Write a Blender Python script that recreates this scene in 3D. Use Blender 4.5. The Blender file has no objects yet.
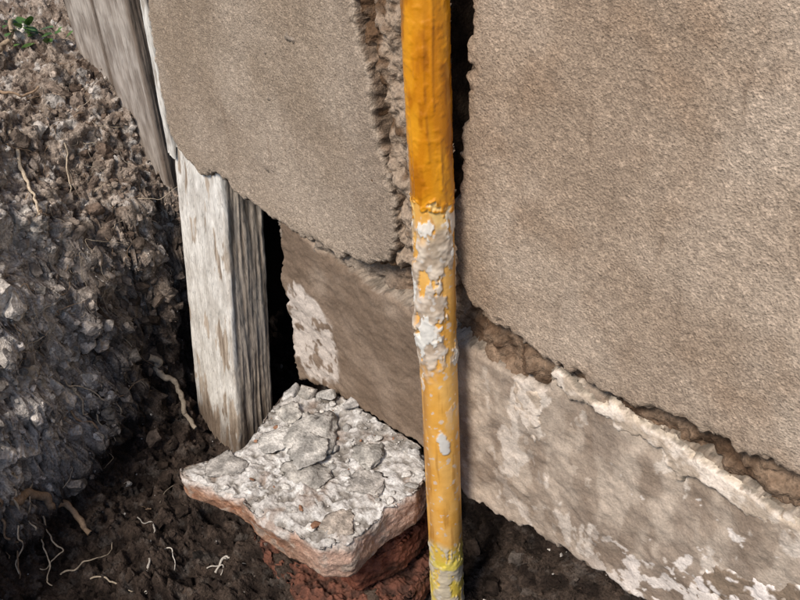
import bpy, bmesh, math, numpy as np
from mathutils import Vector, Matrix
from mathutils.bvhtree import BVHTree
R=np.random.RandomState(7)
sc=bpy.context.scene
# ---------------------------------------------------------------- noise
_perm=R.permutation(256); _perm=np.concatenate([_perm,_perm,_perm])
_g=R.normal(size=(256,3)); _g/=np.linalg.norm(_g,axis=1)[:,None]
def pn(p):
    p=np.asarray(p,float); i=np.floor(p).astype(int); f=p-i; i&=255
    u=f*f*f*(f*(f*6-15)+10)
    out=0
    for dx in (0,1):
        wx=u[:,0] if dx else 1-u[:,0]
        for dy in (0,1):
            wy=u[:,1] if dy else 1-u[:,1]
            for dz in (0,1):
                wz=u[:,2] if dz else 1-u[:,2]
                h=_perm[_perm[_perm[(i[:,0]+dx)&255]+((i[:,1]+dy)&255)]+((i[:,2]+dz)&255)]
                g=_g[h]
                out=out+wx*wy*wz*(g[:,0]*(f[:,0]-dx)+g[:,1]*(f[:,1]-dy)+g[:,2]*(f[:,2]-dz))
    return out*1.6
CAP=330
def fbm(p,s=1.0,o=4,gain=.5,seed=0):
    smax=float(np.max(s)); p=np.asarray(p,float)*np.asarray(s,float)+seed*17.31
    a=1;t=0;n=0
    for k in range(o):
        if k>0 and smax*2.03**k>CAP: break
        t=t+a*pn(p); n+=a; a*=gain; p=p*2.03+5.7
    return t/n*1.5
def ridge(p,s,o=3,seed=0):
    smax=float(np.max(s)); p=np.asarray(p,float)*np.asarray(s,float)+seed*9.77
    a=1;t=0;n=0
    for k in range(o):
        if k>0 and smax*2.1**k>CAP*.8: break
        t=t+a*(1-2*np.abs(pn(p))); n+=a; a*=.5; p=p*2.1+3.3
    return t/n
def ss(a,b,x):
    t=np.clip((x-a)/(b-a),0,1); return t*t*(3-2*t)
def mixc(a,b,t):
    t=np.asarray(t)[:,None]; return np.asarray(a)*(1-t)+np.asarray(b)*t
def sdist(x,z,poly):
    P=np.array(poly,float); n=len(P); d=np.full(x.shape,1e9); ins=np.zeros(x.shape,bool)
    for k in range(n):
        a=P[k]; b=P[(k+1)%n]; e=b-a
        wx=x-a[0]; wz=z-a[1]
        t=np.clip((wx*e[0]+wz*e[1])/(e@e),0,1)
        d=np.minimum(d,np.hypot(wx-t*e[0],wz-t*e[1]))
        c=(a[1]>z)!=(b[1]>z)
        if abs(e[1])>1e-12:
            ins^= c & (x < e[0]*(z-a[1])/e[1]+a[0])
    return np.where(ins,d,-d)
# ---------------------------------------------------------------- materials
def mat(name,scale=300,var=.25,bump=.5,bdist=.002,rough=.9,scale2=40,speck=0.0,stretch=None,spec=.25,lit=0,crack=0):
    m=bpy.data.materials.new(name); m.use_nodes=True; nt=m.node_tree; N=nt.nodes; L=nt.links
    b=N['Principled BSDF']; b.inputs['Specular IOR Level'].default_value=spec
    tc=N.new('ShaderNodeTexCoord'); mp=N.new('ShaderNodeMapping'); L.new(tc.outputs['Object'],mp.inputs[0])
    if stretch: mp.inputs['Scale'].default_value=stretch
    at=N.new('ShaderNodeAttribute'); at.attribute_name='Col'
    n1=N.new('ShaderNodeTexNoise'); n1.inputs['Scale'].default_value=scale; n1.inputs['Detail'].default_value=3; n1.inputs['Roughness'].default_value=.6
    n2=N.new('ShaderNodeTexNoise'); n2.inputs['Scale'].default_value=scale2; n2.inputs['Detail'].default_value=6; n2.inputs['Roughness'].default_value=.65
    L.new(mp.outputs[0],n1.inputs['Vector']); L.new(mp.outputs[0],n2.inputs['Vector'])
    r1=N.new('ShaderNodeMapRange'); r1.inputs[1].default_value=.3; r1.inputs[2].default_value=.7; r1.inputs[3].default_value=1-var; r1.inputs[4].default_value=1+var
    L.new(n1.outputs['Fac'],r1.inputs[0])
    r2=N.new('ShaderNodeMapRange'); r2.inputs[1].default_value=.3; r2.inputs[2].default_value=.7; r2.inputs[3].default_value=1-var*.6; r2.inputs[4].default_value=1+var*.6
    L.new(n2.outputs['Fac'],r2.inputs[0])
    mu=N.new('ShaderNodeMath'); mu.operation='MULTIPLY'; L.new(r1.outputs[0],mu.inputs[0]); L.new(r2.outputs[0],mu.inputs[1])
    last=mu
    def mul(x):
        nonlocal last
        m2=N.new('ShaderNodeMath'); m2.operation='MULTIPLY'; L.new(last.outputs[0],m2.inputs[0]); L.new(x.outputs[0],m2.inputs[1]); last=m2
    if speck>0:
        v=N.new('ShaderNodeTexVoronoi'); v.inputs['Scale'].default_value=scale*.55; L.new(mp.outputs[0],v.inputs['Vector'])
        rv=N.new('ShaderNodeMapRange'); rv.inputs[1].default_value=.10; rv.inputs[2].default_value=.32; rv.inputs[3].default_value=1-speck; rv.inputs[4].default_value=1
        L.new(v.outputs['Distance'],rv.inputs[0]); mul(rv)
    if lit>0: # scattered pale sand grains
        v=N.new('ShaderNodeTexVoronoi'); v.inputs['Scale'].default_value=scale*.8; L.new(mp.outputs[0],v.inputs['Vector'])
        sx=N.new('ShaderNodeSeparateXYZ'); L.new(v.outputs['Color'],sx.inputs[0])
        gt=N.new('ShaderNodeMath'); gt.operation='GREATER_THAN'; gt.inputs[1].default_value=.80; L.new(sx.outputs[0],gt.inputs[0])
        ma=N.new('ShaderNodeMath'); ma.operation='MULTIPLY_ADD'; ma.inputs[1].default_value=lit; ma.inputs[2].default_value=1; L.new(gt.outputs[0],ma.inputs[0]); mul(ma)
    if crack>0: # thin dark checks / pores
        n3=N.new('ShaderNodeTexNoise'); n3.inputs['Scale'].default_value=crack; n3.inputs['Detail'].default_value=2; L.new(mp.outputs[0],n3.inputs['Vector'])
        sb=N.new('ShaderNodeMath'); sb.operation='SUBTRACT'; sb.inputs[1].default_value=.5; L.new(n3.outputs['Fac'],sb.inputs[0])
        ab=N.new('ShaderNodeMath'); ab.operation='ABSOLUTE'; L.new(sb.outputs[0],ab.inputs[0])
        r3=N.new('ShaderNodeMapRange'); r3.inputs[1].default_value=.0; r3.inputs[2].default_value=.016; r3.inputs[3].default_value=.62; r3.inputs[4].default_value=1; L.new(ab.outputs[0],r3.inputs[0]); mul(r3)
    vm=N.new('ShaderNodeVectorMath'); vm.operation='SCALE'; L.new(at.outputs['Color'],vm.inputs[0]); L.new(last.outputs[0],vm.inputs['Scale'])
    L.new(vm.outputs[0],b.inputs['Base Color'])
    ra=N.new('ShaderNodeAttribute'); ra.attribute_name='Rgh'
    L.new(ra.outputs['Fac'],b.inputs['Roughness'])
    bp=N.new('ShaderNodeBump'); bp.inputs['Strength'].default_value=bump; bp.inputs['Distance'].default_value=bdist
    ad=N.new('ShaderNodeMath'); ad.operation='ADD'; L.new(n1.outputs['Fac'],ad.inputs[0])
    L.new(n2.outputs['Fac'],ad.inputs[1]); L.new(ad.outputs[0],bp.inputs['Height']); L.new(bp.outputs[0],b.inputs['Normal'])
    m['rough']=rough
    return m
def make(name,V,F,col,mt,smooth=True,rgh=None,parent=None):
    V=np.asarray(V,np.float32); me=bpy.data.meshes.new(name)
    F=np.asarray(F,np.int32); k=F.shape[1]
    me.vertices.add(len(V)); me.vertices.foreach_set('co',V.ravel())
    me.loops.add(F.size); me.loops.foreach_set('vertex_index',F.ravel())
    me.polygons.add(len(F)); me.polygons.foreach_set('loop_start',np.arange(len(F),dtype=np.int32)*k)
    me.polygons.foreach_set('loop_total',np.full(len(F),k,np.int32))
    me.update(calc_edges=True); me.validate()
    me.polygons.foreach_set('use_smooth',np.full(len(me.polygons),smooth))
    c=np.ones((len(V),4),np.float32); c[:,:3]=np.clip(col,0.002,1)
    a=me.color_attributes.new('Col','FLOAT_COLOR','POINT'); a.data.foreach_set('color',c.ravel())
    r=me.attributes.new('Rgh','FLOAT','POINT')
    rr=np.full(len(V),mt['rough'],np.float32) if rgh is None else np.asarray(rgh,np.float32)
    r.data.foreach_set('value',rr)
    me.materials.append(mt)
    o=bpy.data.objects.new(name,me); sc.collection.objects.link(o)
    if parent: o.parent=parent
    return o
def empty(name):
    e=bpy.data.objects.new(name,None); sc.collection.objects.link(e); return e
def gridF(n,m,keep=None):
    i=np.arange(n*m).reshape(n,m)
    F=np.stack([i[:-1,:-1],i[1:,:-1],i[1:,1:],i[:-1,1:]],-1).reshape(-1,4)
    if keep is not None:
        F=F[keep[F].any(1)]
    return F
def compact(V,F,*arr):
    u,inv=np.unique(F,return_inverse=True); return (V[u],inv.reshape(F.shape))+tuple(a[u] for a in arr)
def axis(*segs):
    out=[]
    for a,b,s in segs:
        n=max(1,int(round((b-a)/s))); out.append(np.linspace(a,b,n,endpoint=False))
    out.append([segs[-1][1]]); return np.concatenate(out)
WARM=np.array([1.07,1.0,.945])

M_plaster=mat('render_plaster',scale=480,var=.28,bump=1.0,bdist=.0020,scale2=110,speck=.32,rough=.95,spec=.12,lit=.26)
M_rough=mat('rough_mortar',scale=300,var=.32,bump=.9,bdist=.003,scale2=80,rough=.95,spec=.12)
M_plinth=mat('plinth_cement',scale=420,var=.17,bump=.7,bdist=.0013,scale2=90,rough=.9,spec=.15,speck=.12)
M_soil=mat('soil',scale=260,var=.5,bump=1.0,bdist=.004,scale2=60,rough=.95,spec=.15)
M_clod=mat('soil_clod',scale=300,var=.34,bump=.9,bdist=.002,scale2=90,rough=.95,spec=.12)
M_brick=mat('brick_clay',scale=340,var=.28,bump=.8,bdist=.002,scale2=90,rough=.9,spec=.15,speck=.15)
M_wood=mat('weathered_wood',scale=560,var=.22,bump=.5,bdist=.0012,scale2=160,rough=.85,stretch=(1,1,.10),spec=.15,crack=120)
M_paint=mat('yellow_paint',scale=90,var=.05,bump=.35,bdist=.0016,scale2=30,rough=.3,spec=.5)
M_root=mat('root_bark',scale=300,var=.3,bump=.7,bdist=.001,scale2=80,rough=.85,spec=.2)
M_leaf=mat('leaf',scale=100,var=.2,bump=.3,bdist=.001,scale2=40,rough=.5,spec=.4)

# ---------------------------------------------------------------- wall
wall=empty('plastered_wall')
def slab(name,poly,y0,thick,xs,zs,mt,colorfn,ew=.008,warp=(.006,.0025,.0008),und=.0012,lump=0,seed=0,fall=.008,skirt=(.14,.10,.07),ruf=.003,yfn=None):
    XX,ZZ=np.meshgrid(xs,zs,indexing='ij'); x=XX.ravel(); z=ZZ.ravel(); y=np.zeros_like(x)
    p=np.stack([x,y+seed,z],1)
    wx=warp[0]*fbm(p,30,2,seed=seed+1)+warp[1]*fbm(p,110,2,seed=seed+2)+warp[2]*fbm(p,260,1,seed=seed+5)
    wz=warp[0]*fbm(p,30,2,seed=seed+3)+warp[1]*fbm(p,110,2,seed=seed+4)+warp[2]*fbm(p,260,1,seed=seed+6)
    d=sdist(x+wx,z+wz,poly)
    yy=y0+und*fbm(p,9,2,seed=seed+7)*2+.0005*fbm(p,90,2,seed=seed+8)
    if yfn is not None: yy=yy+yfn(x,z,p)
    if lump: yy=yy+lump*fbm(p,45,3,.55,seed=seed+9)
    t=np.clip(1-d/ew,0,1); yy=yy+np.where(d>0,.35*ew*t**2.2,.35*ew)
    k=np.clip(-d/fall,0,1); yy=yy+thick*k
    V=np.stack([x,yy,z],1)
    near=np.exp(-np.clip(d,0,1)/.006)*np.clip(1.3-k,0,1)
    if ruf:
        for a in range(3): V[:,a]+=near*ruf*(1.0 if a!=1 else .8)*fbm(V,(85,85,85),2,.55,seed=seed+20+a)
    F=gridF(len(xs),len(zs),keep=d>-fall*.95)
    col=colorfn(x,z,d,p)*WARM
    sk=mixc(np.array(skirt)*.6,np.array(skirt)*1.6,ss(-.4,.4,fbm(V,90,4,.6,seed=seed+30)))
    q=ss(.0005,-.0012,d)[:,None]; col=col*(1-q)+sk*q
    V,F,col=compact(V,F,col)
    return make(name,V,F,col,mt,parent=wall)

L_poly=[(-.47,1.3),(-.549,.228),(-.556,.171),(-.566,.095),(-.566,.03),(-.535,-.004),(-.50,-.014),(-.470,-.008),(-.45,.000),(-.425,-.006),(-.403,-.014),(-.32,-.017),(-.254,-.022),(-.171,-.017),(-.115,.0),(-.075,.018),(-.062,.069),(-.073,.124),(-.084,.179),(-.089,.233),(-.099,.273),(-.107,.311),(-.107,1.3)]
def colL(x,z,d,p):
    n=fbm(p,7,3,seed=3); n2=fbm(p,(60,1,9),3,seed=4)
    c=mixc((.275,.226,.174),(.355,.304,.247),ss(-.5,.6,n))
    c=mixc(c,(.20,.155,.115),ss(.15,.9,n2)*.5)
    c=mixc(c,(.40,.345,.28),ss(.13,-.01,z)*.45)
    c=mixc(c,(.20,.160,.125),ss(-.17,-.08,x)*.40)
    c=mixc(c,(.43,.39,.33),np.exp(-np.clip(d,0,1)/.003)*.45)
    return c
slab('left_plaster_slab',L_poly,0.0,.026,axis((-.58,-.05,.0017)),axis((-.04,.40,.0017),(.40,1.3,.03)),M_plaster,colL,seed=1)

ridge_poly=[(-.130,1.3),(-.13,-.01),(-.09,.0),(-.037,.018),(-.030,.06),(-.033,.115),(-.027,.16),(-.031,.207),(-.026,.269),(-.03,.30),(-.026,.35),(-.026,1.3)]
def colRg(x,z,d,p):
    n=fbm(p,40,4,seed=13)
    c=mixc((.11,.070,.042),(.30,.245,.19),ss(-.35,.35,n+.9*ss(-.095,-.06,x)-.55))
    c=mixc(c,(.40,.22,.06),ss(.1,.3,fbm(p,60,2,seed=23))*ss(-.040,-.031,x)*ss(.2,.28,z)*.8)
    return c
slab('mortar_edge',ridge_poly,.009,.035,axis((-.135,-.015,.0014)),axis((-.03,.40,.0015),(.40,1.3,.03)),M_rough,colRg,lump=.010,ew=.012,seed=2,warp=(.012,.005,.001),ruf=.005,
  yfn=lambda x,z,p:.010*np.exp(-((x+.082-.10*(z-.15)*-.5+.006*fbm(p,30,2,seed=24))/.006)**2))

R_poly=[(.064,1.3),(.064,.34),(.057,.285),(.051,.225),(.041,.160),(.033,.10),(.034,.054),(.046,.026),(.096,.015),(.15,.008),(.2,.010),(.247,.005),(.289,.017),(.329,.022),(.367,.028),(.394,.027),(.43,.036),(.6,.03),(.9,.04),(1.8,.03),(1.8,1.3)]
def colR(x,z,d,p):
    n=fbm(p,6,3,seed=5); n2=fbm(p,(45,1,6),3,seed=6)
    c=mixc((.320,.257,.196),(.415,.352,.284),ss(-.5,.5,n))
    c=mixc(c,(.27,.198,.138),ss(.0,.6,fbm(p,11,3,seed=8))*.55)
    c=mixc(c,(.23,.18,.135),ss(.3,.9,n2)*.5)
    c=mixc(c,(.22,.175,.13),ss(.10,.035,x)*.45)
    c=mixc(c,(.22,.155,.105),np.exp(-np.clip(d,0,1)/.008)*.55*ss(-.3,.3,fbm(p,40,3,seed=9)))
    for x0,z0,l in ((.205,.36,.018),(.195,.27,.03),(.27,.19,.02),(.24,.31,.012),(.32,.33,.02)):
        c=mixc(c,(.20,.155,.115),.7*np.exp(-((x-x0+.003*fbm(p,50,2,seed=10))/.0022)**2-((z-z0)/l)**2))
    return c
slab('right_plaster_slab',R_poly,-.003,.030,axis((.015,.46,.0016),(.46,1.8,.03)),axis((-.01,.42,.0017),(.42,1.3,.03)),M_plaster,colR,seed=3,warp=(.009,.0035,.001))

P_poly=[(-.300,-.012),(-.312,-.056),(-.320,-.115),(-.320,-.166),(-.322,-.239),(-.318,-.30),(-.271,-.290),(-.21,-.275),(-.122,-.266),(-.042,-.252),(.0,-.27),(.04,-.290),(.1,-.281),(.162,-.267),(.247,-.252),(.299,-.246),(.45,-.24),(.9,-.25),(1.8,-.25),(1.8,-.015),(.43,-.022),(.335,-.016),(.249,-.012),(.177,-.010),(.155,-.038),(.096,-.046),(.045,-.044),(0,-.04),(-.047,-.035),(-.1,-.045),(-.147,-.043),(-.2,-.035),(-.25,-.02)]
Wl=[(-.305,-.115),(-.242,-.113),(-.215,-.15),(-.208,-.20),(-.218,-.251),(-.250,-.285),(-.295,-.28),(-.322,-.248),(-.325,-.15)]
def colP(x,z,d,p):
    n=fbm(p,12,4,seed=15)
    c=mixc((.170,.130,.096),(.240,.192,.148),ss(-.4,.5,n))
    r=mixc((.28,.235,.19),(.44,.385,.32),ss(-.4,.3,fbm(p,(20,1,12),4,seed=16)))
    c=mixc(c,r,ss(-.02,.03,x))
    q=sdist(x+.012*fbm(p,30,3,seed=19),z+.012*fbm(p,30,3,seed=20),Wl)
    w=ss(-.004,.004,q)*ss(-.30,.0,fbm(p,45,4,.65,seed=17)+.1)
    c=mixc(c,(.60,.565,.52),w*.85)
    c=mixc(c,(.37,.32,.26),ss(-.13,-.04,z)*ss(-.05,-.15,x)*ss(-.2,.5,n)*.7)
    dr=np.exp(-((x-.135-.25*(z+.05)+.010*fbm(p,25,3,seed=36))/.022)**2)*ss(-.20,-.14,z)
    st=ss(.02,.10,fbm(p,(34,1,17),4,.6,seed=31)+.45*dr-.38*ss(.12,.2,x)*ss(-.25,.2,n)-.12)
    c=mixc(c,(.62,.58,.52),st*ss(.05,.10,x)*.7)
    ch=ss(.02,.05,fbm(p,36,4,.6,seed=33)-.50+.62*ss(-.10,-.19,z-.35*(x-.40)))
    c=mixc(c,(.70,.67,.63),ch*ss(.2,.3,x)*.9)
    dk=ss(.05,.30,fbm(p,(24,1,11),3,seed=35)); c=mixc(c,(.19,.147,.109),dk*.5*ss(0,.05,x)*(1-ch))
    return c
slab('cement_plinth',P_poly,.004,.05,axis((-.345,.46,.0017),(.46,1.8,.03)),axis((-.31,.0,.0017)),M_plinth,colP,ew=.006,und=.0025,lump=.0020,seed=4,skirt=(.22,.18,.14),fall=.010)
def colW(x,z,d,p):
    return mixc((.42,.36,.29),(.68,.625,.55),ss(-.3,.25,fbm(p,(50,1,50),3,.6,seed=37)))
C1=[(.165,-.016),(.172,-.009),(.249,-.011),(.335,-.015),(.43,-.021),(.6,-.018),(1.8,-.014),(1.8,-.05),(.6,-.05),(.46,-.042),(.41,-.038),(.385,-.050),(.36,-.036),(.335,-.032),(.315,-.048),(.30,-.031),(.27,-.027),(.25,-.040),(.235,-.024),(.21,-.022),(.19,-.036),(.178,-.022)]
slab('peeling_coat',C1,.001,.005,axis((.15,.46,.0015),(.46,1.8,.03)),axis((-.07,.0,.0015)),M_plinth,colW,ew=.003,und=.0015,lump=.0010,seed=6,warp=(.007,.004,.001),skirt=(.36,.30,.23),fall=.003,ruf=.001)
C2=[(.118,-.052),(.150,-.046),(.156,-.066),(.150,-.09),(.141,-.10),(.139,-.125),(.131,-.115),(.127,-.085),(.116,-.07)]
slab('coat_flake',C2,.0015,.005,axis((.10,.17,.0014)),axis((-.14,-.035,.0014)),M_plinth,colW,ew=.003,lump=.0015,seed=7,warp=(.008,.004,.0012),skirt=(.45,.38,.3),fall=.003,ruf=.001)
C3=[(.34,-.165),(.38,-.125),(.43,-.095),(.47,-.09),(.47,-.13),(.43,-.135),(.41,-.16),(.38,-.165),(.36,-.19)]
slab('lower_flake',C3,.0015,.005,axis((.32,.48,.0015)),axis((-.21,-.07,.0015)),M_plinth,lambda x,z,d,p: mixc((.22,.175,.13),(.74,.71,.68),ss(-.05,.08,fbm(p,45,3,.6,seed=38))),ew=.003,lump=.0022,seed=8,warp=(.012,.006,.0012),skirt=(.55,.50,.44),fall=.003,ruf=.0015)

def core():
    xs=axis((-.315,.46,.0026),(.46,1.8,.04)); zs=axis((-.62,-.34,.02),(-.34,.36,.0026),(.36,1.3,.04))
    XX,ZZ=np.meshgrid(xs,zs,indexing='ij'); x=XX.ravel(); z=ZZ.ravel(); p=np.stack([x,0*x,z],1)
    y=.022+.012*fbm(p,28,4,.6,seed=41)+.005*ridge(p,70,3,seed=42)
    y=y-.010*ss(.12,.2,x)*ss(.04,0,z)*ss(-.06,-.0,z)
    y=y-.014*ss(.05,.07,x)*ss(.17,.15,x)*ss(.02,-.01,z)*ss(-.07,-.05,z)
    y=y-.016*ss(-.10,-.2,x)*ss(-.08,-.03,z)
    y=y+.075*ss(-.034,-.026,x)*ss(.062,.052,x)*ss(.03,.09,z)
    y=y+.16*ss(-.24,-.30,z)
    V=np.stack([x,y,z],1)
    n=fbm(V,34,4,.6,seed=44)
    c=mixc((.10,.060,.036),(.24,.165,.11),ss(-.4,.4,n))
    c=mixc(c,(.27,.225,.18),ss(-.05,-.15,x)*.8)
    c=mixc(c,(.02,.015,.012),ss(-.034,-.026,x)*ss(.062,.054,x)*ss(.05,.10,z))  # recess behind the pipe: its shade painted in as near-black
    c=mixc(c,(.020,.015,.012),ss(-.24,-.27,z))  # shade below the plinth painted into the masonry colour
    make('crumbled_masonry',V,gridF(len(xs),len(zs)),c,M_rough,parent=wall)
core()
def boxmesh(name,lo,hi,col,mt,parent):
    bm=bmesh.new(); bmesh.ops.create_cube(bm,size=1)
    for v in bm.verts:
        for k in range(3): v.co[k]=lo[k] if v.co[k]<0 else hi[k]
    V=np.array([v.co[:] for v in bm.verts]); F=np.array([[q.index for q in f.verts] for f in bm.faces]); bm.free()
    return make(name,V,F,np.tile(col,(len(V),1)),mt,smooth=False,parent=parent)
boxmesh('wall_body',(-.62,.27,-.75),(1.8,.45,1.3),(.015,.012,.01),M_rough,wall)  # backing coloured near-black to paint the shade of the gap beside the post
boxmesh('wall_side',(-.314,.05,-.70),(-.285,.269,1.28),(.02,.016,.013),M_rough,wall)  # near-black colour carries the gap's painted shade onto its side face
boxmesh('gap_light_block',(-.618,.10,-.70),(-.590,.269,1.28),(.03,.024,.02),M_rough,wall)  # added box that keeps light from entering the gap at the left

# ---------------------------------------------------------------- ground
XE_y=[-3,-.9,-.6,-.48,-.38,-.30,-.24,-.19,-.12,0,3]
XE_x=[-.2,-.2,-.33,-.44,-.48,-.50,-.53,-.56,-.59,-.585,-.585]
HS=[-60,-4,-.6,-.4,-.26,-.16,-.06,-.025,0,.06,60]; HZ=[.1,.12,.15,.12,.08,.03,-.10,-.33,-.47,-.5,-.5]
def gh(x,y):
    p=np.stack([x,y,0*x],1)
    s=x-np.interp(y,XE_y,XE_x)+.02*fbm(p,9,2,seed=51)
    h=np.interp(s,HS,HZ)
    h=h+ (ss(-.62,-1.0,y)*.45)*ss(-.9,-.3,x) + ss(.7,1.2,x)*.4*(1-ss(-.62,-1.0,y))
    h=h+.05*np.exp(-(((x+.10)/.16)**2+((y+.10)/.12)**2))
    h=h+.10*ss(.02,.16,y)*ss(-.3,-.1,x)
    h=h+ss(.4,.8,y)*.45*ss(-.9,-.3,x)
    return np.minimum(h,.16)
def ground():
    xs=np.concatenate([-np.geomspace(60,1.5,26,endpoint=False),axis((-1.5,-.92,.005),(-.92,-.44,.0019),(-.44,.36,.003),(.36,1.4,.03)),np.geomspace(1.5,60,22)])
    ys=np.concatenate([-np.geomspace(60,1.3,24,endpoint=False),axis((-1.3,-.58,.03),(-.58,.19,.0025),(.19,1.0,.04)),np.geomspace(1.1,60,24)])
    XX,YY=np.meshgrid(xs,ys,indexing='ij'); x=XX.ravel(); y=YY.ravel()
    h=gh(x,y); e=.004
    gx=(gh(x+e,y)-gh(x-e,y))/(2*e); gy=(gh(x,y+e)-gh(x,y-e))/(2*e)
    n=np.stack([-gx,-gy,np.ones_like(x)],1); n/=np.linalg.norm(n,axis=1)[:,None]
    p=np.stack([x,y,h],1)
    fine=ss(2.0,.9,np.abs(x)+np.abs(y)*.5)
    A=fbm(p,9,3,seed=61); B=fbm(p,34,4,.6,seed=62); C=ridge(p,60,3,seed=63); D=fbm(p,170,2,seed=64)
    disp=.030*A+.022*B*(.4+ss(-.3,.4,A))+.011*C+.004*D
    V=p+n*(disp*fine)[:,None]
    E=fbm(V,55,4,.6,seed=67)
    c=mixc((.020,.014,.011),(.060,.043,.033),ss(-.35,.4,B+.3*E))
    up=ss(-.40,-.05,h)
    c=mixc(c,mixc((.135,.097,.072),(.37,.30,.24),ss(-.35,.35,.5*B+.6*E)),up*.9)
    nm=np.exp(-(((y+.33)/.13)**2))*ss(-.47,-.34,h)*ss(-.78,-.60,x)
    c=mixc(c,(.56,.51,.455),nm*ss(-.55,.10,.6*B+.6*E)*.92)
    c=mixc(c,(.56,.52,.47),ss(.20,.42,fbm(V,42,4,.65,seed=66))*.6*(.10+up))
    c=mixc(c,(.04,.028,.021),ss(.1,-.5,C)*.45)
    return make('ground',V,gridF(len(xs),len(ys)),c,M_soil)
G=ground()
gv=np.empty(len(G.data.vertices)*3,np.float32); G.data.vertices.foreach_get('co',gv); gv=gv.reshape(-1,3)
gf=np.empty(len(G.data.polygons)*4,np.int32); G.data.polygons.foreach_get('vertices',gf); gf=gf.reshape(-1,4)
gcol=np.empty(len(gv)*4,np.float32); G.data.color_attributes['Col'].data.foreach_get('color',gcol); gcol=gcol.reshape(-1,4)[:,:3]
BV=BVHTree.FromPolygons(gv.tolist(),gf.tolist())

# ---------------------------------------------------------------- rocks / clods
def ico(sub):
    bm=bmesh.new(); bmesh.ops.create_icosphere(bm,subdivisions=sub,radius=1)
    V=np.array([v.co[:] for v in bm.verts]); F=np.array([[q.index for q in f.verts] for f in bm.faces]); bm.free(); return V,F
def variants(sub,k,facets=13,rough=.22):
    V0,F=ico(sub); out=[]
    for i in range(k):
        V=V0*(1+rough*1.3*fbm(V0,1.3,3,seed=100+i+7*sub))[:,None]
        for j in range(facets):
            n=R.normal(size=3); n/=np.linalg.norm(n); h=R.uniform(.38,.8)
            t=np.maximum(0,V@n-h); V=V-t[:,None]*n
        V=V*(1+rough*.45*fbm(V0,5,3,.6,seed=140+i))[:,None]
        out.append(V*1.25)
    return out,F
VA={1:variants(1,8),2:variants(2,10),3:variants(3,8),4:variants(4,6)}
def rotm():
    q=R.normal(size=4); q/=np.linalg.norm(q); w,x,y,z=q
    return np.array([[1-2*(y*y+z*z),2*(x*y-z*w),2*(x*z+y*w)],[2*(x*y+z*w),1-2*(x*x+z*z),2*(y*z-x*w)],[2*(x*z-y*w),2*(y*z+x*w),1-2*(x*x+y*y)]])
def rocks(name,items,mt,smooth=True,parent=None):
    Vs=[];Fs=[];Cs=[];o=0
    for pos,r,c,flat in items:
        s=4 if r>.018 else 3 if r>.008 else 2 if r>.003 else 1
        vs,F=VA[s]; V=vs[R.randint(len(vs))]*np.array([R.uniform(.7,1.2),R.uniform(.7,1.2),R.uniform(.6,1.0)])
        V=V@rotm().T
        if flat<1: V=V*np.array([1,1,flat])
        V=V*r+np.array(pos)
        if s>=3: 
            V=V+ (fbm(V,110,3,seed=9)*.16)[:,None]*(V-np.array(pos))
        Vs.append(V);Fs.append(F+o);o+=len(V)
        cc=np.tile(c,(len(V),1))
        if s>=3:
            k=ss(-.3,.4,fbm(V,60,3,seed=10)); cc=cc*(.6+.55*k)[:,None]
        Cs.append(cc)
    return make(name,np.concatenate(Vs),np.concatenate(Fs),np.concatenate(Cs),mt,smooth=smooth,parent=parent)
fcen=gv[gf].mean(1); _t=gv[gf]; far=np.linalg.norm(np.cross(_t[:,2]-_t[:,0],_t[:,3]-_t[:,1]),axis=1); fcol=gcol[gf[:,0]]
def sample(n,box,wfn=None):
    ok=(fcen[:,0]>box[0])&(fcen[:,0]<box[1])&(fcen[:,1]>box[2])&(fcen[:,1]<box[3])
    w=far*ok
    if wfn is not None: w=w*wfn(fcen)
    return R.choice(len(fcen),n,p=w/w.sum())
items=[]
for i in sample(11500,(-1.4,.36,-.58,.17)):
    c=fcen[i]; r=.0013*math.exp(R.exponential(.62)); r=min(r,.014)
    up=float(np.clip((c[2]+.40)/.35,0,1)); g=R.rand()
    col=fcol[i]*R.uniform(.7,1.6)
    if g<.03+.08*up: col=np.array([.58,.54,.49])*R.uniform(.5,1.15); r=min(r,.006)
    items.append((c-np.array([0,0,r*.2]),r,col,1))
for i in sample(900,(-.80,-.50,-.24,.04),lambda q: ss(-.48,-.36,q[:,2])): # broken soil on the steep face
    c=fcen[i]; r=.0028*math.exp(R.exponential(.60)); r=min(r,.016)
    items.append((c-np.array([r*.25,0,0]),r,fcol[i]*R.uniform(.6,1.5),1))
for i in sample(360,(-.75,-.42,-.48,-.2),lambda q: ss(-.46,-.30,q[:,2])*ss(.12,.0,q[:,2])):
    c=fcen[i]; r=.004*math.exp(R.exponential(.72)); r=min(r,.030)
    col=np.array([.55,.50,.44])*R.uniform(.45,1.2)
    items.append((c-np.array([.3*r,0,r*.4]),r,col,1))
rocks('soil_clods',items,M_clod,smooth=False)

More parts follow.
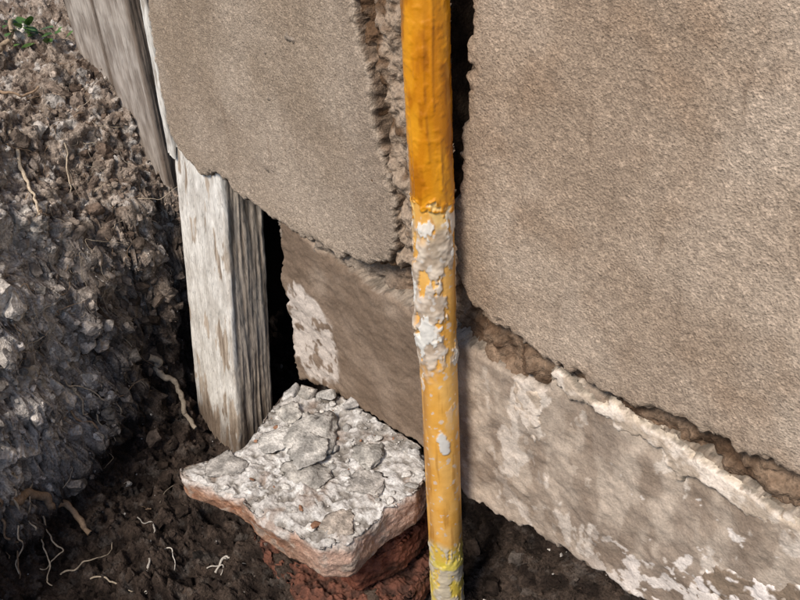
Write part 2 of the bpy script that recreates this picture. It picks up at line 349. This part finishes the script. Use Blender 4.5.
# ---------------------------------------------------------------- bricks
def brickmesh(name,poly,ztop,th,colfn,inset=.008,seed=0,tilt=(0,0),rough=1.0,taper=None,srough=.5):
    P=np.array(poly,float); cen=P.mean(0)
    Q=np.vstack([P,P[:1]]); L=np.r_[0,np.cumsum(np.linalg.norm(np.diff(Q,axis=0),axis=1))]
    m=560; t=np.linspace(0,L[-1],m,endpoint=False)
    O=np.stack([np.interp(t,L,Q[:,0]),np.interp(t,L,Q[:,1])],1)
    for _ in range(8): O=(np.roll(O,1,0)+O*2+np.roll(O,-1,0))/4
    rings=[];kind=[]
    for f in np.linspace(.02,.985,64): rings.append(np.c_[cen+(O-cen)*f,np.full(m,ztop)]); kind.append(0)
    for k,f in enumerate(np.linspace(0,1,40)):
        ins=.004*(1-math.sin(min(1,f*6)*math.pi/2))+inset*f**2+.012*(max(0,f-.8)/.2)**2
        dirn=(cen-O)/np.linalg.norm(cen-O,axis=1)[:,None]
        thh=th*(np.ones(m) if taper is None else taper(O[:,0],O[:,1]))
        rings.append(np.c_[O+dirn*ins,ztop-.001-thh*f]); kind.append(1)
    for f in np.linspace(.9,.05,8):
        thh=th*(np.ones(m) if taper is None else taper(O[:,0],O[:,1]))
        rings.append(np.c_[cen+(O-cen)*f*.97,ztop-thh-.003]); kind.append(2)
    V=np.concatenate(rings); K=np.repeat(kind,m); n=len(rings)
    i=np.arange(n*m).reshape(n,m); j=np.roll(i,-1,1)
    F=np.stack([i[:-1],j[:-1],j[1:],i[1:]],-1).reshape(-1,4)
    d=sdist(V[:,0],V[:,1],poly)
    a=fbm(V,22,3,seed=seed+1); b=fbm(V,70,3,.5,seed=seed+2); c2=fbm(V,200,1,seed=seed+3)
    nrm=np.zeros_like(V); 
    out=np.c_[V[:,:2]-cen,np.zeros(len(V))]; out/=np.linalg.norm(out,axis=1)[:,None]+1e-9
    nrm[K==0]=(0,0,1); nrm[K==2]=(0,0,-1); nrm[K==1]=out[K==1]
    disp=np.where(K==1,.005*a+(.0026*b+.0008*c2)*srough,(.005*a+.0035*b+.0012*c2)*rough)
    V2=V+nrm*disp[:,None]
    eg=np.exp(-np.abs(d)/.006)*np.exp(-np.abs(V[:,2]-ztop)/.010)
    V2[:,2]-=eg*(.003+.009*ss(-.2,.6,a)); V2[:,:2]-=out[:,:2]*(eg*.009*ss(-.1,.6,b))[:,None]
    V2[:,2]+=(V2[:,0]-cen[0])*tilt[0]+(V2[:,1]-cen[1])*tilt[1]
    col=colfn(V,K,d,a,b)
    return make(name,V2,F,col,M_brick)
B_poly=[(-.256,-.240),(-.235,-.195),(-.224,-.160),(-.240,-.125),(-.257,-.095),(-.281,-.043),(-.21,.006),(-.054,.016),(-.004,-.02),(.005,-.05),(.001,-.09),(.004,-.127),(.008,-.162),(-.012,-.190),(-.060,-.198),(-.111,-.213),(-.15,-.215),(-.199,-.232),(-.235,-.246)]
def colB(V,K,d,a,b):
    top=mixc((.24,.215,.185),(.50,.47,.43),ss(-.4,.3,b+.4*a))
    top=mixc(top,(.24,.165,.12),ss(.15,.5,fbm(V,25,3,seed=77))*.55)
    top=mixc(top,(.66,.64,.60),ss(.05,.30,fbm(V,48,3,.6,seed=82))*.7)
    side=mixc((.32,.155,.09),(.47,.275,.18),ss(-.3,.4,b))
    side=mixc(side,(.54,.38,.30),ss(-.10,.0,V[:,0])*.75)
    side=mixc(side,(.18,.11,.075),ss(-.1,.4,fbm(V,30,3,seed=79))*.55)
    side=mixc(side,(.42,.37,.31),ss(.15,.4,fbm(V,40,3,seed=80))*.5)
    side=mixc(side,top,ss(-.286,-.268,V[:,2]+.012*a)*.8)
    c=np.where((K==0)[:,None],top,side); c[K==2]=(.15,.09,.06); return c
brickmesh('brick',B_poly,-.268,.068,colB,seed=200,rough=1.15,inset=.004,taper=lambda x,y:.64+.36*ss(-.2,-.05,x),srough=.8)
B2=[(-.240,-.13),(-.225,.02),(-.02,.03),(-.004,-.07),(-.022,-.140),(-.11,-.150)]
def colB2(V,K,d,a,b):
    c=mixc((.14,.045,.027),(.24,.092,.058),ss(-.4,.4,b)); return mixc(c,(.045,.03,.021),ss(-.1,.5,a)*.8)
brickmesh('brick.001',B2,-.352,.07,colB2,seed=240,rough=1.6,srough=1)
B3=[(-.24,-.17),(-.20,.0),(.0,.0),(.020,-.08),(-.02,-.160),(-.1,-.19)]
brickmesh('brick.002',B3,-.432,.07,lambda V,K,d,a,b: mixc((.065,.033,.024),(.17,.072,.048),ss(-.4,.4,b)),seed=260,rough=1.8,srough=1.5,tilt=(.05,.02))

items=[]
def onbrick(x,y): return float(sdist(np.array([x]),np.array([y]),B_poly)[0])
for _ in range(620):
    x=R.uniform(-.27,.0); y=R.uniform(-.22,.01)
    if onbrick(x,y)<.006: continue
    r=.0010*math.exp(R.exponential(.60)); r=min(r,.008)
    w=R.rand(); col=np.array([.56,.53,.48])*R.uniform(.55,1.2) if w<.94 else np.array([.28,.15,.09])*R.uniform(.7,1.2)
    items.append(((x,y,-.269+r*.15),r,col,.45))
items+= [((-.155,-.088,-.263),.050,(.48,.45,.40),.17),((-.140,-.100,-.258),.036,(.50,.47,.42),.16),((-.195,-.125,-.263),.028,(.54,.51,.46),.26),((-.115,-.125,-.265),.032,(.40,.37,.325),.22),
 ((-.215,-.015,-.262),.020,(.54,.51,.46),.5),((-.24,-.03,-.262),.018,(.50,.46,.40),.5),((-.26,-.045,-.262),.012,(.52,.49,.45),.7),((-.18,.0,-.262),.014,(.52,.49,.45),.5),((-.085,-.045,-.264),.028,(.44,.41,.36),.25),((-.225,-.075,-.262),.024,(.44,.41,.36),.4),((-.21,-.195,-.266),.026,(.40,.37,.33),.22),((-.05,-.09,-.266),.030,(.42,.385,.34),.2),((-.03,-.145,-.268),.024,(.44,.375,.31),.25)]
rocks('mortar_debris',items,M_clod,smooth=True)

# ---------------------------------------------------------------- wooden post
def post(name,bot,top,w,dp,colfn,mt,nz=420,seed=0,nw=60,nd=40,rag=.02,amp=1.0,botfn=None,parent=None):
    per=[]; r=min(.004,dp*.3)
    for t in np.linspace(0,1,nw,endpoint=False): per.append((t*w,0))
    for t in np.linspace(0,1,nd,endpoint=False): per.append((w,t*dp))
    for t in np.linspace(1,0,nw,endpoint=False): per.append((t*w,dp))
    for t in np.linspace(1,0,nd,endpoint=False): per.append((0,t*dp))
    O=np.array(per); m=len(O)
    cx=np.clip(O[:,0],r,w-r); cy=np.clip(O[:,1],r,dp-r)
    dv=O-np.c_[cx,cy]; ln=np.linalg.norm(dv,axis=1)[:,None]+1e-9; O=np.c_[cx,cy]+dv/ln*r
    nx=dv/ln
    T=np.linspace(0,1,nz); bot=np.array(bot,float); top=np.array(top,float)
    base=bot[None]*(1-T[:,None])+top[None]*T[:,None]
    loc=np.concatenate([np.c_[O,np.full(m,b[2])] for b in base]); N=np.tile(np.c_[nx,np.zeros(m)],(nz,1))
    off=np.repeat(base[:,:2],m,0)
    g=fbm(loc,(150,150,9),2,seed=seed+1); g2=ridge(loc,(75,75,3.5),2,seed=seed+2); g3=fbm(loc,(50,50,22),3,.55,seed=seed+3)
    V=loc.copy(); V[:,:2]+=off
    side=(loc[:,0]>w-.006)
    V+=N*(amp*(.0006*g+.0012*g2+.0008*g3)*(1+.5*side))[:,None]
    if botfn is not None:
        tt=np.repeat(1-T,m); V[:,2]+=tt**3*botfn(loc[:,0])
    low=ss(bot[2]+.05,bot[2],loc[:,2]); V[:,2]-=low*rag*fbm(loc,(90,90,1),2,seed=seed+4)
    i=np.arange(nz*m).reshape(nz,m); j=np.roll(i,-1,1)
    F=np.stack([i[:-1],j[:-1],j[1:],i[1:]],-1).reshape(-1,4)
    capV=[];capF=[];nb=len(V)
    for row,ib in ((0,nb),(nz-1,nb+1)):
        capV.append(V[i[row]].mean(0)); ring=i[row]
        for k in range(0,m,2): capF.append((ring[k],ring[(k+1)%m],ring[(k+2)%m],ib))
    loc2=np.vstack([loc,loc[:1],loc[-1:]]); 
    col=colfn(loc2,w,dp,np.r_[g,0,0],np.r_[g2,0,0],np.r_[g3,0,0])
    return make(name,np.vstack([V,capV]),np.vstack([F,np.array(capF)]),col,mt,parent=parent)
def colPost(l,w,dp,g,g2,g3):
    wood=mixc((.26,.205,.155),(.47,.395,.315),ss(-.5,.5,g+.3*g2))
    paint=mixc((.52,.49,.44),(.70,.675,.62),ss(-.5,.5,g3+.2*g))
    pk=fbm(l,(38,38,9),4,.65,seed=91)
    front=np.clip(ss(.012,.004,l[:,1])+ss(.008,.002,l[:,0]),0,1)
    wmask=front*ss(-.08,.04,pk+.38-.48*ss(-.32,-.46,l[:,2])-.18*ss(.06,.11,l[:,0]))
    c=mixc(wood,paint,wmask)
    rs=ss(w-.006,w-.002,l[:,0])*ss(.05,.25,fbm(l,(90,90,6),3,seed=92))
    c=mixc(c,(.50,.44,.365),rs*.5)
    c=mixc(c,(.11,.075,.05),ss(-.40,-.48,l[:,2]+.03*pk)*.8)
    return c
post('wooden_post',(-.558,-.067,-.50),(-.618,.092,.50),.130,.072,colPost,M_wood,seed=300,nw=90,nd=56)
post('painted_edge_strip',(-.590,.002,-.005),(-.543,.002,.60),.016,.02,lambda l,w,dp,g,g2,g3: mixc((.35,.31,.26),(.66,.63,.57),ss(-.5,.1,g3+.2*g)),M_wood,nz=340,nw=10,nd=14,seed=350,amp=1.3,parent=wall)

fence=empty('fence_board')
def colBd(l,w,dp,g,g2,g3):
    c=mixc((.24,.20,.165),(.41,.36,.31),ss(-.6,.6,g3+.3*g)); 
    c=mixc(c,(.12,.085,.06),np.clip(ss(.008,.002,l[:,0])+ss(w-.008,w-.002,l[:,0]),0,1)*.7)
    return mixc(c,(.15,.11,.08),ss(.06,-.10,l[:,2])*.6)
post('board_1',(-.865,.012,.0),(-.865,.012,.6),.110,.022,colBd,M_wood,nz=300,seed=406,rag=.02,botfn=lambda u:-.3*u+.02,parent=fence)
post('board_2',(-.738,.006,-.03),(-.738,.006,.6),.116,.022,colBd,M_wood,nz=300,seed=393,rag=.02,botfn=lambda u:-.75*u+.03,parent=fence)
boxmesh('batten',(-.768,.036,.0),(-.72,.05,.6),(.03,.02,.014),M_wood,fence)

# ---------------------------------------------------------------- gas pipe
CAP=480
def pipe():
    m=144; zs=np.concatenate([np.linspace(-.62,.42,820),np.linspace(.43,1.3,20)]); nz=len(zs)
    th=np.linspace(-math.pi,math.pi,m,endpoint=False)
    TH,ZZ=np.meshgrid(th,zs); a=TH.ravel(); z=ZZ.ravel()
    cp=np.stack([np.cos(a)*.022,np.sin(a)*.022,z],1)
    r=.0204+.0012*ss(.05,-.3,z)
    n1=fbm(cp,60,4,.6,seed=401); n2=fbm(cp,(50,50,22),4,.6,seed=402); n3=fbm(cp,25,3,seed=403)
    deg=np.degrees(a)
    topz=.150+.024*n1+.012*n3
    T=ss(-.0015,.0015,z-topz)
    lump=fbm(cp,34,3,seed=421)
    crust=ss(.140,.110,z+.03*n3)*ss(-.06,-.02,z+.022*n1+.02*ss(-40,-90,deg))*ss(-.03,.03,n2+.42*ss(-10,-70,deg)-.15+.1*n1)
    crust=np.clip(crust,0,1)
    flake=ss(.02,.04,fbm(cp,(40,40,22),4,.6,seed=405)-.26)*ss(.17,.13,z)*ss(-.16,-.03,z)
    spot=ss(.004,.002,np.hypot((a-math.radians(-38))*.022,(z+.155)*.55+ .6*(a-math.radians(-38))*.022)-.005*(1+n1*.9))
    low=ss(-.330,-.355,z+.02*n3)
    lowc=low*ss(-.15,.05,n2+.05)
    bulge=np.exp(-((deg+118)/28)**2)*(np.exp(-((z-.005)/.022)**2)+.6*np.exp(-((z-.075)/.014)**2))
    r=r+T*(.0009+.0006*fbm(cp,(45,45,16),2,seed=407)+.0004*ss(.1,.4,fbm(cp,110,2,seed=417)))+.0004*fbm(cp,(80,80,10),2,seed=408)+crust*(.0012+.0014*lump+.0008*n1+.0005*fbm(cp,220,2,seed=409)+.0050*bulge)+flake*.0009+spot*.0012+lowc*(.0010+.0014*n1)
    r=r+.0016*np.exp(-((z-topz-.001)/.003)**2)*ss(-.3,.2,n1)
    for a0,z0,z1 in ((-.9,.20,.36),(-.35,.17,.24),(-1.6,.16,.27),(-.55,.25,.40),(-1.25,.28,.33)):
        r=r+.0010*np.exp(-((a-a0-.05*np.sin(z*40))*.022/.0017)**2)*ss(z0,z0+.003,z)*ss(z1,z1-.05,z)
    fres=mixc((.55,.20,.007),(.66,.28,.014),ss(-.4,.4,fbm(cp,(40,40,14),3,seed=410)))
    fres=mixc(fres,(.34,.105,.005),ss(.05,.40,fbm(cp,(60,60,18),4,seed=411))*.65)
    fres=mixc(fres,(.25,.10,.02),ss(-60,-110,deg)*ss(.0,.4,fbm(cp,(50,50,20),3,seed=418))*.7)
    old=mixc((.74,.37,.065),(.80,.45,.12),ss(-.4,.4,n3))
    old=mixc(old,(.42,.19,.035),ss(.25,.5,fbm(cp,(90,90,9),3,seed=412))*.6)
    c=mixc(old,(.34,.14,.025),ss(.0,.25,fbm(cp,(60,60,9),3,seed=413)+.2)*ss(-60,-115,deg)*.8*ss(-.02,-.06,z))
    c=mixc(c,(.84,.62,.25),ss(.10,.3,n2)*ss(.0,.1,z)*.6)
    cr=mixc((.33,.265,.205),(.60,.52,.43),ss(-.4,.4,n1+.3*lump))
    c=c*(1-crust[:,None]*.92)+cr*crust[:,None]*.92
    c=mixc(c,(.72,.70,.64),flake*.85)
    c=mixc(c,(.66,.63,.57),spot)
    c=mixc(c,(.72,.54,.09),low*.7)
    c=mixc(c,(.50,.46,.38),lowc*.85)
    c=mixc(c,(.74,.58,.08),low*ss(.0,.15,n3)*.7)
    band=ss(.008,.005,np.abs(z+.375+.005*n1)); c=mixc(c,(.66,.54,.07),band*.7)
    c=mixc(c,fres,T)
    ks=ss(.50,.58,fbm(cp,120,3,seed=415)); c=mixc(c,(.62,.59,.54),ks*(1-T)*.6)
    rg=np.where(T>.5,.24,.45); rg=np.maximum(rg,crust*.9); rg=np.maximum(rg,np.maximum(flake,lowc)*.85)
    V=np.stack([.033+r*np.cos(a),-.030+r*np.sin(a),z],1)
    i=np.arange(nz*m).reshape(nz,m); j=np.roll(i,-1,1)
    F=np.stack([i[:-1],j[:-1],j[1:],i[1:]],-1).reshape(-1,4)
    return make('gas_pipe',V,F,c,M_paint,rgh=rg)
pipe()

# ---------------------------------------------------------------- roots
def tube(path,r0,r1,m=8,wob=.004,sub=10,seed=0):
    P=np.array(path,float); L=np.r_[0,np.cumsum(np.linalg.norm(np.diff(P,axis=0),axis=1))]
    n=max(8,int(len(P)*sub)); t=np.linspace(0,L[-1],n)
    C=np.stack([np.interp(t,L,P[:,k]) for k in range(3)],1)
    for _ in range(int(sub*1.6)): C[1:-1]=(C[:-2]+2*C[1:-1]+C[2:])/4
    for k in range(3): C[:,k]+=wob*fbm(C+seed,45,2,seed=seed+k)
    Tn=np.gradient(C,axis=0); Tn/=np.linalg.norm(Tn,axis=1)[:,None]+1e-9
    up=np.array([.3,.5,.8]); A=np.cross(Tn,up); A/=np.linalg.norm(A,axis=1)[:,None]+1e-9; B=np.cross(Tn,A)
    r=np.linspace(r0,r1,n)*(1+.35*fbm(C*1.0,90,2,seed=seed+8))
    an=np.linspace(0,2*math.pi,m,endpoint=False)
    V=C[:,None]+r[:,None,None]*(np.cos(an)[None,:,None]*A[:,None]+np.sin(an)[None,:,None]*B[:,None])
    V=V.reshape(-1,3); i=np.arange(n*m).reshape(n,m); j=np.roll(i,-1,1)
    F=np.stack([i[:-1],j[:-1],j[1:],i[1:]],-1).reshape(-1,4); return V,F
roots=[]
pale=(.50,.41,.30); tan=(.30,.205,.13); white=(.58,.53,.46); gry=(.30,.25,.19)
def snap(p,off=.003):
    q,n,i,d=BV.find_nearest(Vector(p))
    if n.z<-.1: n=-n
    return np.array(q)+np.array(n)*off
MAIN=[([(-.763,-.164,.061),(-.732,-.168,.034),(-.706,-.184,-.001),(-.662,-.193,-.031),(-.610,-.205,-.045)],.0038,.0016,pale,.005),
 ([(-.729,-.099,.023),(-.708,-.108,-.021),(-.677,-.134,-.070)],.0016,.0008,pale,.004),
 ([(-.620,-.095,-.375),(-.597,-.088,-.385),(-.570,-.085,-.43),(-.53,-.10,-.475)],.0055,.0035,gry,.012),
 ([(-.458,-.423,-.348),(-.490,-.385,-.395),(-.495,-.348,-.440),(-.455,-.326,-.485)],.008,.004,tan,.008),
 ([(-.474,-.394,-.322),(-.459,-.410,-.402),(-.443,-.448,-.477)],.0018,.001,pale,.012),
 ([(-.490,-.40,-.36),(-.475,-.43,-.42),(-.42,-.42,-.47)],.0025,.001,tan,.012),
 ([(-.500,-.37,-.38),(-.47,-.40,-.43),(-.44,-.40,-.48),(-.40,-.42,-.49)],.0016,.0008,pale,.012),
 ([(-.47,-.36,-.45),(-.44,-.38,-.48),(-.43,-.42,-.49)],.0014,.0006,pale,.010),
 ([(-.568,-.272,-.316),(-.544,-.272,-.363),(-.541,-.227,-.414)],.0025,.001,tan,.008),
 ([(-.575,-.262,-.31),(-.55,-.24,-.37),(-.52,-.22,-.43)],.0016,.0006,pale,.012),
 ([(-.287,-.327,-.49),(-.335,-.277,-.48),(-.385,-.25,-.485),(-.42,-.26,-.49)],.0022,.0008,white,.005),
 ([(-.335,-.277,-.48),(-.32,-.26,-.48),(-.30,-.275,-.49)],.0012,.0006,white,.004),
 ([(-.245,-.235,-.49),(-.255,-.205,-.48),(-.22,-.19,-.485)],.0018,.0008,white,.004),
 ([(-.265,-.235,-.49),(-.245,-.215,-.48),(-.23,-.225,-.485)],.0012,.0006,white,.004),
 ([(-.37,-.365,-.49),(-.34,-.35,-.48),(-.295,-.33,-.49)],.0014,.0008,pale,.004),
 ([(-.40,-.40,-.49),(-.385,-.35,-.48),(-.41,-.31,-.49)],.0012,.0007,pale,.008),
 ([(-.56,-.26,-.29),(-.56,-.22,-.34),(-.55,-.19,-.40)],.0012,.0007,pale,.008),
 ([(-.85,-.16,.10),(-.79,-.14,.07),(-.79,-.09,.08)],.0028,.0014,tan,.008),
 ([(-.90,-.20,.12),(-.94,-.145,.13),(-.99,-.10,.14)],.015,.012,(.34,.22,.14),.012),
 ([(-.86,-.13,.11),(-.90,-.09,.12),(-.93,-.05,.13)],.005,.003,(.40,.30,.20),.010)]
for pts,r0,r1,c,off in MAIN: 
    PP=np.array(pts); t=np.linspace(0,len(PP)-1,len(PP)*3); PP=np.stack([np.interp(t,range(len(pts)),PP[:,k]) for k in range(3)],1)
    roots.append(([snap(q,off) for q in PP],r0,r1,c))
for k in range(300):
    c=fcen[sample(1,(-1.0,-.35,-.5,.0),lambda q: .12+ss(-.45,-.1,q[:,2]))[0]]; dirn=R.normal(size=3)*np.array([.6,1,.9]); dirn/=np.linalg.norm(dirn)
    L=R.uniform(.02,.10); pts=[c]
    for s in range(5):
        dirn=dirn+R.normal(size=3)*.45; dirn/=np.linalg.norm(dirn); pts.append(pts[-1]+dirn*L/5)
    pts=[snap(q,.002+.006*R.rand()) for q in pts]
    r=R.uniform(.0003,.0008)
    roots.append((pts,r,r*.4,[pale,tan,gry,tan][R.randint(4)]))
Vs=[];Fs=[];Cs=[];o=0
for k,(pts,r0,r1,c) in enumerate(roots):
    V,F=tube(pts,r0,r1,m=9 if r0>.001 else 5,wob=.003,sub=6,seed=k*3); Vs.append(V);Fs.append(F+o);o+=len(V);Cs.append(np.tile(c,(len(V),1))*R.uniform(.7,1.1))
make('tree_roots',np.concatenate(Vs),np.concatenate(Fs),np.concatenate(Cs),M_root)

# small weed on the bank
Vs=[];Fs=[];Cs=[];o=0
for k in range(44):
    b=snap((-.905+R.normal()*.03,-.04+R.normal()*.02,.12),.0)+np.array([0,0,R.uniform(0,.014)]); az=R.uniform(0,6.28); ln=R.uniform(.010,.024); wd=ln*.38; el=R.uniform(.2,1.1)
    dv=np.array([math.cos(az)*math.cos(el),math.sin(az)*math.cos(el),math.sin(el)]); sdv=np.cross(dv,[0,0,1]); sdv/=np.linalg.norm(sdv)
    T=np.linspace(0,1,7)
    for t in T:
        w=wd*math.sin(math.pi*min(1,t*.95+.03))*.9; cpt=b+dv*ln*t*1.2+np.array([0,0,-.3*ln*t*t])
        Vs+= [cpt-sdv*w,cpt+np.array([0,0,-.15*w]),cpt+sdv*w]
    for r_ in range(6):
        for q in range(2): Fs.append([o+r_*3+q,o+r_*3+q+1,o+r_*3+q+4,o+r_*3+q+3])
    o+=21; Cs+= [np.array([.07,.14,.03])*R.uniform(.5,1.4)]*21
make('weed_plant',np.array(Vs),np.array(Fs),np.array(Cs),M_leaf)

# ---------------------------------------------------------------- light, sky, camera
W=bpy.data.worlds.new('World'); sc.world=W; W.use_nodes=True; nt=W.node_tree
sky=nt.nodes.new('ShaderNodeTexSky'); sky.sky_type='NISHITA'; sky.sun_disc=False
sd=Vector((.12,-.62,.78)).normalized()
sky.sun_elevation=math.asin(sd.z); sky.sun_rotation=math.atan2(sd.x,sd.y)
bg=nt.nodes['Background']; bg.inputs['Strength'].default_value=.15; nt.links.new(sky.outputs[0],bg.inputs['Color'])
sl=bpy.data.lights.new('sun','SUN'); sl.energy=4.0; sl.angle=math.radians(18); sl.color=(1,.91,.81)
so=bpy.data.objects.new('sun',sl); sc.collection.objects.link(so); so.rotation_euler=sd.to_track_quat('Z','Y').to_euler()
cam=bpy.data.cameras.new('camera'); co=bpy.data.objects.new('camera',cam); sc.collection.objects.link(co)
cam.sensor_width=36; cam.lens=40.5; cam.clip_start=.02; cam.clip_end=500
Xa=Vector((.6731,-.3960,.6246)).normalized(); Za=Vector((-.0544,.8157,.5758)); Za=(Za-Xa*Za.dot(Xa)).normalized(); Ya=Za.cross(Xa)
Rm=Matrix((Xa,Ya,Za)).to_4x4(); co.matrix_world=Matrix.Translation((.598,-.557,.578))@Rm
sc.camera=co
sc.view_settings.view_transform='Standard'; sc.view_settings.look='None'; sc.view_settings.exposure=0
